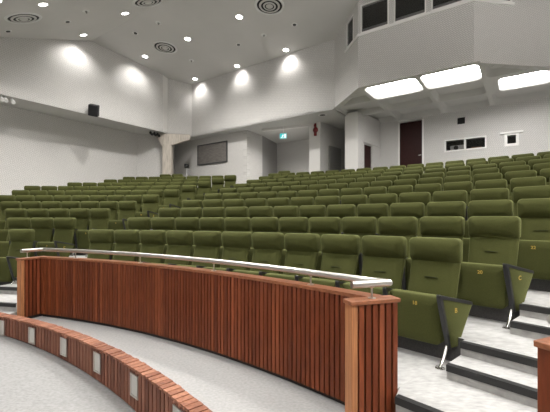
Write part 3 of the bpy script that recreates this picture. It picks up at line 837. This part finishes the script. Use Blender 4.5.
# fire alarm on the pillar
dP = (PA1-PA0).normalized(); P = PA0+dP*(.5*(PA1-PA0).length)
fa = thing('fire_alarm', 'round red fire alarm bell with a beacon on the white pillar', 'alarm', (P.x, P.y, ZE+3.58), atan2(dP.y, dP.x))
RX = Matrix.Rotation(pi/2, 4, 'X')
bm = bmesh.new(); lathe(bm, [(0, 0), (.11, 0), (.115, .03), (.09, .07), (.03, .09), (0, .092)], 24); bm.transform(RX); link_mesh('bell', bm, 'red', fa, smooth=True)
bm = bmesh.new(); lathe(bm, [(0, -.02), (.05, -.02), (.05, .05), (.035, .09), (0, .1)], 16); bm.transform(Matrix.Translation((0, -.055, .14))); link_mesh('beacon', bm, 'red', fa, smooth=True)
bm = rbox(-.05, .05, -.07, 0, -.24, -.10, .01, 2); link_mesh('call_box', bm, 'red', fa)
bm = bmesh.new(); add_box(bm, -.03, .03, -.05, 0, .1, .26); link_mesh('back_plate', bm, 'red', fa)

# loudspeaker on the left wall
r = ray(95.5, 109.5); t = 13.30/(nL.dot(r.xy)); P = r*t
spk = thing('loudspeaker', 'small black loudspeaker tilted down on the upper left wall', 'speaker', (P.x, P.y, ZE+P.z), atan2(dL.y, dL.x))
RT = Matrix.Rotation(-.75, 4, 'Z') @ Matrix.Rotation(.42, 4, 'X') @ Matrix.Rotation(.15, 4, 'Y')
bm = rbox(-.16, .16, -.36, -.08, -.20, .20, .015, 2); bm.transform(RT); link_mesh('cabinet', bm, 'black', spk)
bm = bmesh.new(); add_box(bm, -.145, .145, -.368, -.36, -.185, .185); bm.transform(RT); link_mesh('grille', bm, 'trim', spk)
bm = bmesh.new(); add_box(bm, -.05, .05, -.12, .03, -.05, .05); link_mesh('bracket', bm, 'grey', spk)

# small spotlights under the left soffit
def spotlet(x, y, mat, label, off_n=13.5, s=1):
    r = ray(x, y); t = off_n/(nL.dot(r.xy)); P = r*t
    o = thing('track_spotlight', label, 'spotlight', (P.x, P.y, ZE+SZ), atan2(dL.y, dL.x), 'small spotlights under the left soffit')
    bm = bmesh.new(); tube(bm, [(0, 0, 0), (0, 0, -.08*s)], .015, 8); link_mesh('stem', bm, mat, o)
    bm = bmesh.new(); tube(bm, [(0, .05*s, -.06*s), (0, -.02*s, -.12*s), (0, -.09*s, -.17*s)], [.05*s, .055*s, .06*s], 14); link_mesh('lamp_head', bm, mat, o, smooth=True)
for x, y, l in ((1.5, 95, 'white spotlight under the left soffit, nearest the front of the hall'), (5.5, 97.5, 'middle one of the white spotlights under the left soffit'), (12.5, 99.5, 'white spotlight under the left soffit, nearest the black loudspeaker')): spotlet(x, y, 'plastic', l, 13.5, .95)
for x, y, l in ((151, 130, 'dark spotlight under the left soffit, farthest from the concrete column'), (154.5, 131, 'middle one of the dark spotlights beside the concrete column'), (158, 131.5, 'dark spotlight under the left soffit, closest to the concrete column')): spotlet(x, y, 'black', l, 13.6, 1)

# camera on a stand by the column
P = ray(186.8, 166); P = P*(17.0/P.y); base = zfl(11)
cs = thing('camera_stand', 'small black camera on a thin white stand behind the back row by the column', 'camera', (P.x, P.y, base), 0)
hh = ZE+P.z-base
bm = bmesh.new(); tube(bm, [(0, 0, 0), (0, 0, hh-.1)], .028, 10); link_mesh('pole', bm, 'plastic', cs)
bm = bmesh.new(); lathe(bm, [(0, 0), (.22, 0), (.22, .02), (0, .04)], 18); link_mesh('base_plate', bm, 'plastic', cs)
bm = rbox(-.10, .09, -.12, .1, hh-.1, hh+.09, .02, 2); link_mesh('camera_body', bm, 'black', cs)
bm = bmesh.new(); lathe(bm, [(0, 0), (.05, 0), (.045, .05), (0, .05)], 14); bm.transform(Matrix.Translation((0, -.12, hh)) @ RX); link_mesh('lens', bm, 'trim', cs)
bm = rbox(.03, .15, -.06, .06, hh-.42, hh-.16, .01, 1); link_mesh('control_box', bm, 'grey', cs)

# ------------------------------------------------------------------ ceiling fittings
def ceil_hit(x, y):
    r = ray(x, y); a = A.dot(r.xy)
    t = (6.66-.363*6.95)/(r.z-.363*a)
    if t < 0 or a*t > 6.95: t = (6.66+.0668*6.95)/(r.z+.0668*a)
    return r*t
def ceil_rot(P):
    if abs(P[2]-SZ) < .01: return (0, 0, 0)
    a = Vector((P[0], P[1])).dot(A); sl = .363 if .862 < a < 6.95 else (-.0668 if a >= 6.95 else 0)
    n = Vector((sl*A.x, sl*A.y, -1)).normalized()          # pointing down into the room
    return n.to_track_quat('-Z', 'Y').to_euler()
def downlight(P, label, power, size=95, group='round ceiling downlights', lamp_r=.10, blend=.7, tilt=None):
    o = thing('downlight', label, 'ceiling light', (P[0], P[1], ZE+P[2]), 0, group); o.rotation_euler = ceil_rot(P)
    bm = bmesh.new(); lathe(bm, [(.105, -.004), (.135, -.010), (.14, 0), (.105, .05)], 24); link_mesh('trim_ring', bm, 'plastic', o, smooth=True)
    bm = bmesh.new(); lathe(bm, [(0, -.002), (.104, -.004), (.104, .05), (0, .05)], 24); link_mesh('lamp', bm, 'lens', o)
    l = bpy.data.lights.new('downlight_beam', 'SPOT'); l.energy = power; l.spot_size = math.radians(size); l.spot_blend = blend; l.shadow_soft_size = lamp_r; l.color = (1, .97, .93)
    lo = bpy.data.objects.new('downlight_beam', l); COL.objects.link(lo); lo.location = (P[0], P[1], ZE+P[2]-.06)
    if tilt is not None: lo.rotation_euler = Vector((tilt.x*.45, tilt.y*.45, -1)).to_track_quat('-Z', 'Y').to_euler()
    return o
PW = 580
for (x, y), lab, pw in (((43, 4.5), 'round downlight above the leftmost big air diffuser', PW*1.5), ((83.5, 35), 'round downlight casting an arch on the left wall above the loudspeaker', PW*.7),
        ((125, 13.5), 'round downlight between the left ridge and the middle of the ceiling', PW), ((145, 56.5), 'round downlight by the left wall corner beside an air diffuser', PW*.7),
        ((187.7, 39), 'round downlight to the right of the air diffuser near the corner', PW), ((239.3, 17), 'round downlight left of the middle air diffuser', PW),
        ((195, 79), 'round downlight close to the back wall, nearest the corner', PW*.7), ((237, 66), 'middle one of three downlights washing the back wall', PW*.7), ((286, 50), 'round downlight washing the back wall nearest the booth', PW*.7)):
    if 'wall' in lab: downlight(ceil_hit(x, y), lab, 66 if 'back wall' in lab else 105, 120, blend=.9, tilt=(A if 'back wall' in lab else nL))
    else: downlight(ceil_hit(x, y), lab, pw, 140)
# extra downlights added out of frame for general light on seats and walls
i = 0
for b_, a in ((-7.5, 6.4), (-4.0, 6.4), (-.5, 6.4), (3, 6.4), (-10.5, 3.2), (-7, 3.2), (-3.5, 3.2), (0, 3.2), (3.5, 3.2), (7, 3.2), (-7, 0), (-3.5, 0), (0, 0), (3.5, 0), (-5, -3.2), (0, -3.2)):
    p = bap(b_, a); 
    if p.x > 9.8 or p.y < -6.5: continue
    downlight((p.x, p.y, zc(p)), 'added unseen downlight for general light above the stage and front seats', PW*(1.0 if a > 2 else .55)*(1.5 if b_ > 2.5 and a > 2 else 1), 120)

def diffuser(P, label, R=.43):
    o = thing('air_diffuser', label, 'air vent', (P[0], P[1], ZE+P[2]), 0, 'round air diffusers in the ceiling'); o.rotation_euler = ceil_rot(P)
    bm = bmesh.new(); lathe(bm, [(R*.90, -.001), (R*.91, -.022), (R, -.026), (R*1.08, 0)], 36); link_mesh('outer_ring', bm, 'plastic', o, smooth=True)
    bm = bmesh.new(); lathe(bm, [(R*.92, -.001), (0, -.001)], 36); link_mesh('throat', bm, 'black', o)
    for r0, r1, dz in ((.60, .75, -.030), (.34, .46, -.038)):
        bm = bmesh.new(); lathe(bm, [(R*r0, dz-.004), (R*(r1-.02), dz), (R*r1, dz+.012), (R*r0, dz+.006), (R*r0, dz-.004)], 36); link_mesh('ring', bm, 'ceiling', o, smooth=True)
    bm = bmesh.new(); lathe(bm, [(0, -.05), (R*.22, -.046), (R*.26, -.03), (R*.1, -.006)], 24); link_mesh('centre_cone', bm, 'ceiling', o, smooth=True)
diffuser(ceil_hit(23.5, 18), 'round air diffuser at the far left of the ceiling'); diffuser(ceil_hit(148, 1.5), 'round air diffuser cut by the top of the picture near the ridge')
diffuser(ceil_hit(165, 47.5), 'round air diffuser nearest the back left corner'); diffuser(ceil_hit(269.5, 5.5), 'round air diffuser in the ceiling nearest the booth')
def detector(P, label, mat='plastic', s=1, cone=False):
    o = thing('smoke_detector' if not cone else 'sprinkler', label, 'detector' if not cone else 'sprinkler', (P[0], P[1], ZE+P[2]), 0, 'small fittings in the ceiling'); o.rotation_euler = ceil_rot(P)
    bm = bmesh.new(); lathe(bm, [(0, -.008), (.095*s, -.008), (.105*s, 0)], 20); link_mesh('rim', bm, 'plastic', o)
    bm = bmesh.new()
    if cone: lathe(bm, [(0, -.07), (.015, -.065), (.035, -.008)], 12)
    else: lathe(bm, [(0, -.035*s), (.05*s, -.03*s), (.06*s, -.008)], 16)
    link_mesh('sensor', bm, 'darkgrey' if not cone else 'grey', o, smooth=True)
for x, y, l, c in ((67.5, 21.5, 'small grey detector right of the leftmost air diffuser', 0), (8, 31, 'small faint detector low at the far left ceiling edge', 0), (86, 11, 'small dot fitting in the ceiling between the two left downlights', 1),
                   (135.5, 33, 'small detector in the ceiling left of the corner air diffuser', 0), (158.5, 23, 'tiny dark dot above the corner air diffuser', 1), (191.5, 60.5, 'tiny dark sprinkler near the back corner downlight', 1),
                   (264, 35, 'small cone shaped sprinkler below the middle air diffuser', 1), (238.5, 44.5, 'small round detector left of the cone sprinkler', 0), (294.5, 24.5, 'flat round detector right of the middle air diffuser', 0)):
    detector(ceil_hit(x, y), l, cone=bool(c))
r = ray(322.5, 115); P = r*(SZ/r.z)
o = thing('recessed_light', 'unlit oval recessed light in the soffit below the booth side', 'ceiling light', (P.x, P.y, ZE+SZ+.004))
bm = bmesh.new(); lathe(bm, [(0, -.004), (.12, -.006), (.15, -.012), (.16, 0)], 24); link_mesh('trim_ring', bm, 'plastic', o); bm = bmesh.new(); lathe(bm, [(0, -.008), (.11, -.008)], 20); link_mesh('dark_lens', bm, 'darkgrey', o)

# added fill uplighters, unseen behind the camera, to brighten ceiling and walls
M['tube'] = emis('fill_tube', (1, .98, .95, 1), 138)
for x, y, l in ((-9.5, -1.0, 'far left'), (-5, -2.2, 'left'), (-.5, -2.6, 'middle'), (4, -2.2, 'right'), (8, -1.0, 'far right')):
    o = thing('fill_uplighter', f'added unseen fill uplighter over the stage, the {l} one of the row', 'ceiling light', (x, y, 4.9), 0, 'added fill uplighters over the stage')
    bm = bmesh.new(); add_box(bm, -1.3, 1.3, -.2, .2, 0, .05); link_mesh('tray', bm, 'plastic', o)
    bm = bmesh.new(); add_box(bm, -1.25, 1.25, -.16, .16, .05, .07); link_mesh('tube', bm, 'tube', o)
    for sx in (-1, 1):
        bm = bmesh.new(); tube(bm, [(sx*1.1, 0, .05), (sx*1.1, 0, zc((x, y))+ZE-4.9)], .008, 6); link_mesh('hanger', bm, 'steel', o)
# lamp added out of sight behind the beam to lighten the lobby
p = Vector((.5, 15.14)); downlight((p.x, p.y, SZ), 'added unseen fill downlight in the lobby ceiling just behind the header beam', 190, 150)

w = bpy.data.worlds.new('world'); scene.world = w; w.use_nodes = True
w.node_tree.nodes['Background'].inputs[0].default_value = (.02, .02, .02, 1); w.node_tree.nodes['Background'].inputs[1].default_value = 1

# ------------------------------------------------------------------ render look
vs = scene.view_settings
vs.view_transform = 'Standard'; vs.look = 'None'; vs.gamma = 1; vs.use_curve_mapping = False; vs.exposure = .14
scene.cycles.use_denoising = True
scene.cycles.max_bounces = 8; scene.cycles.diffuse_bounces = 5
scene.cycles.sample_clamp_indirect = 6
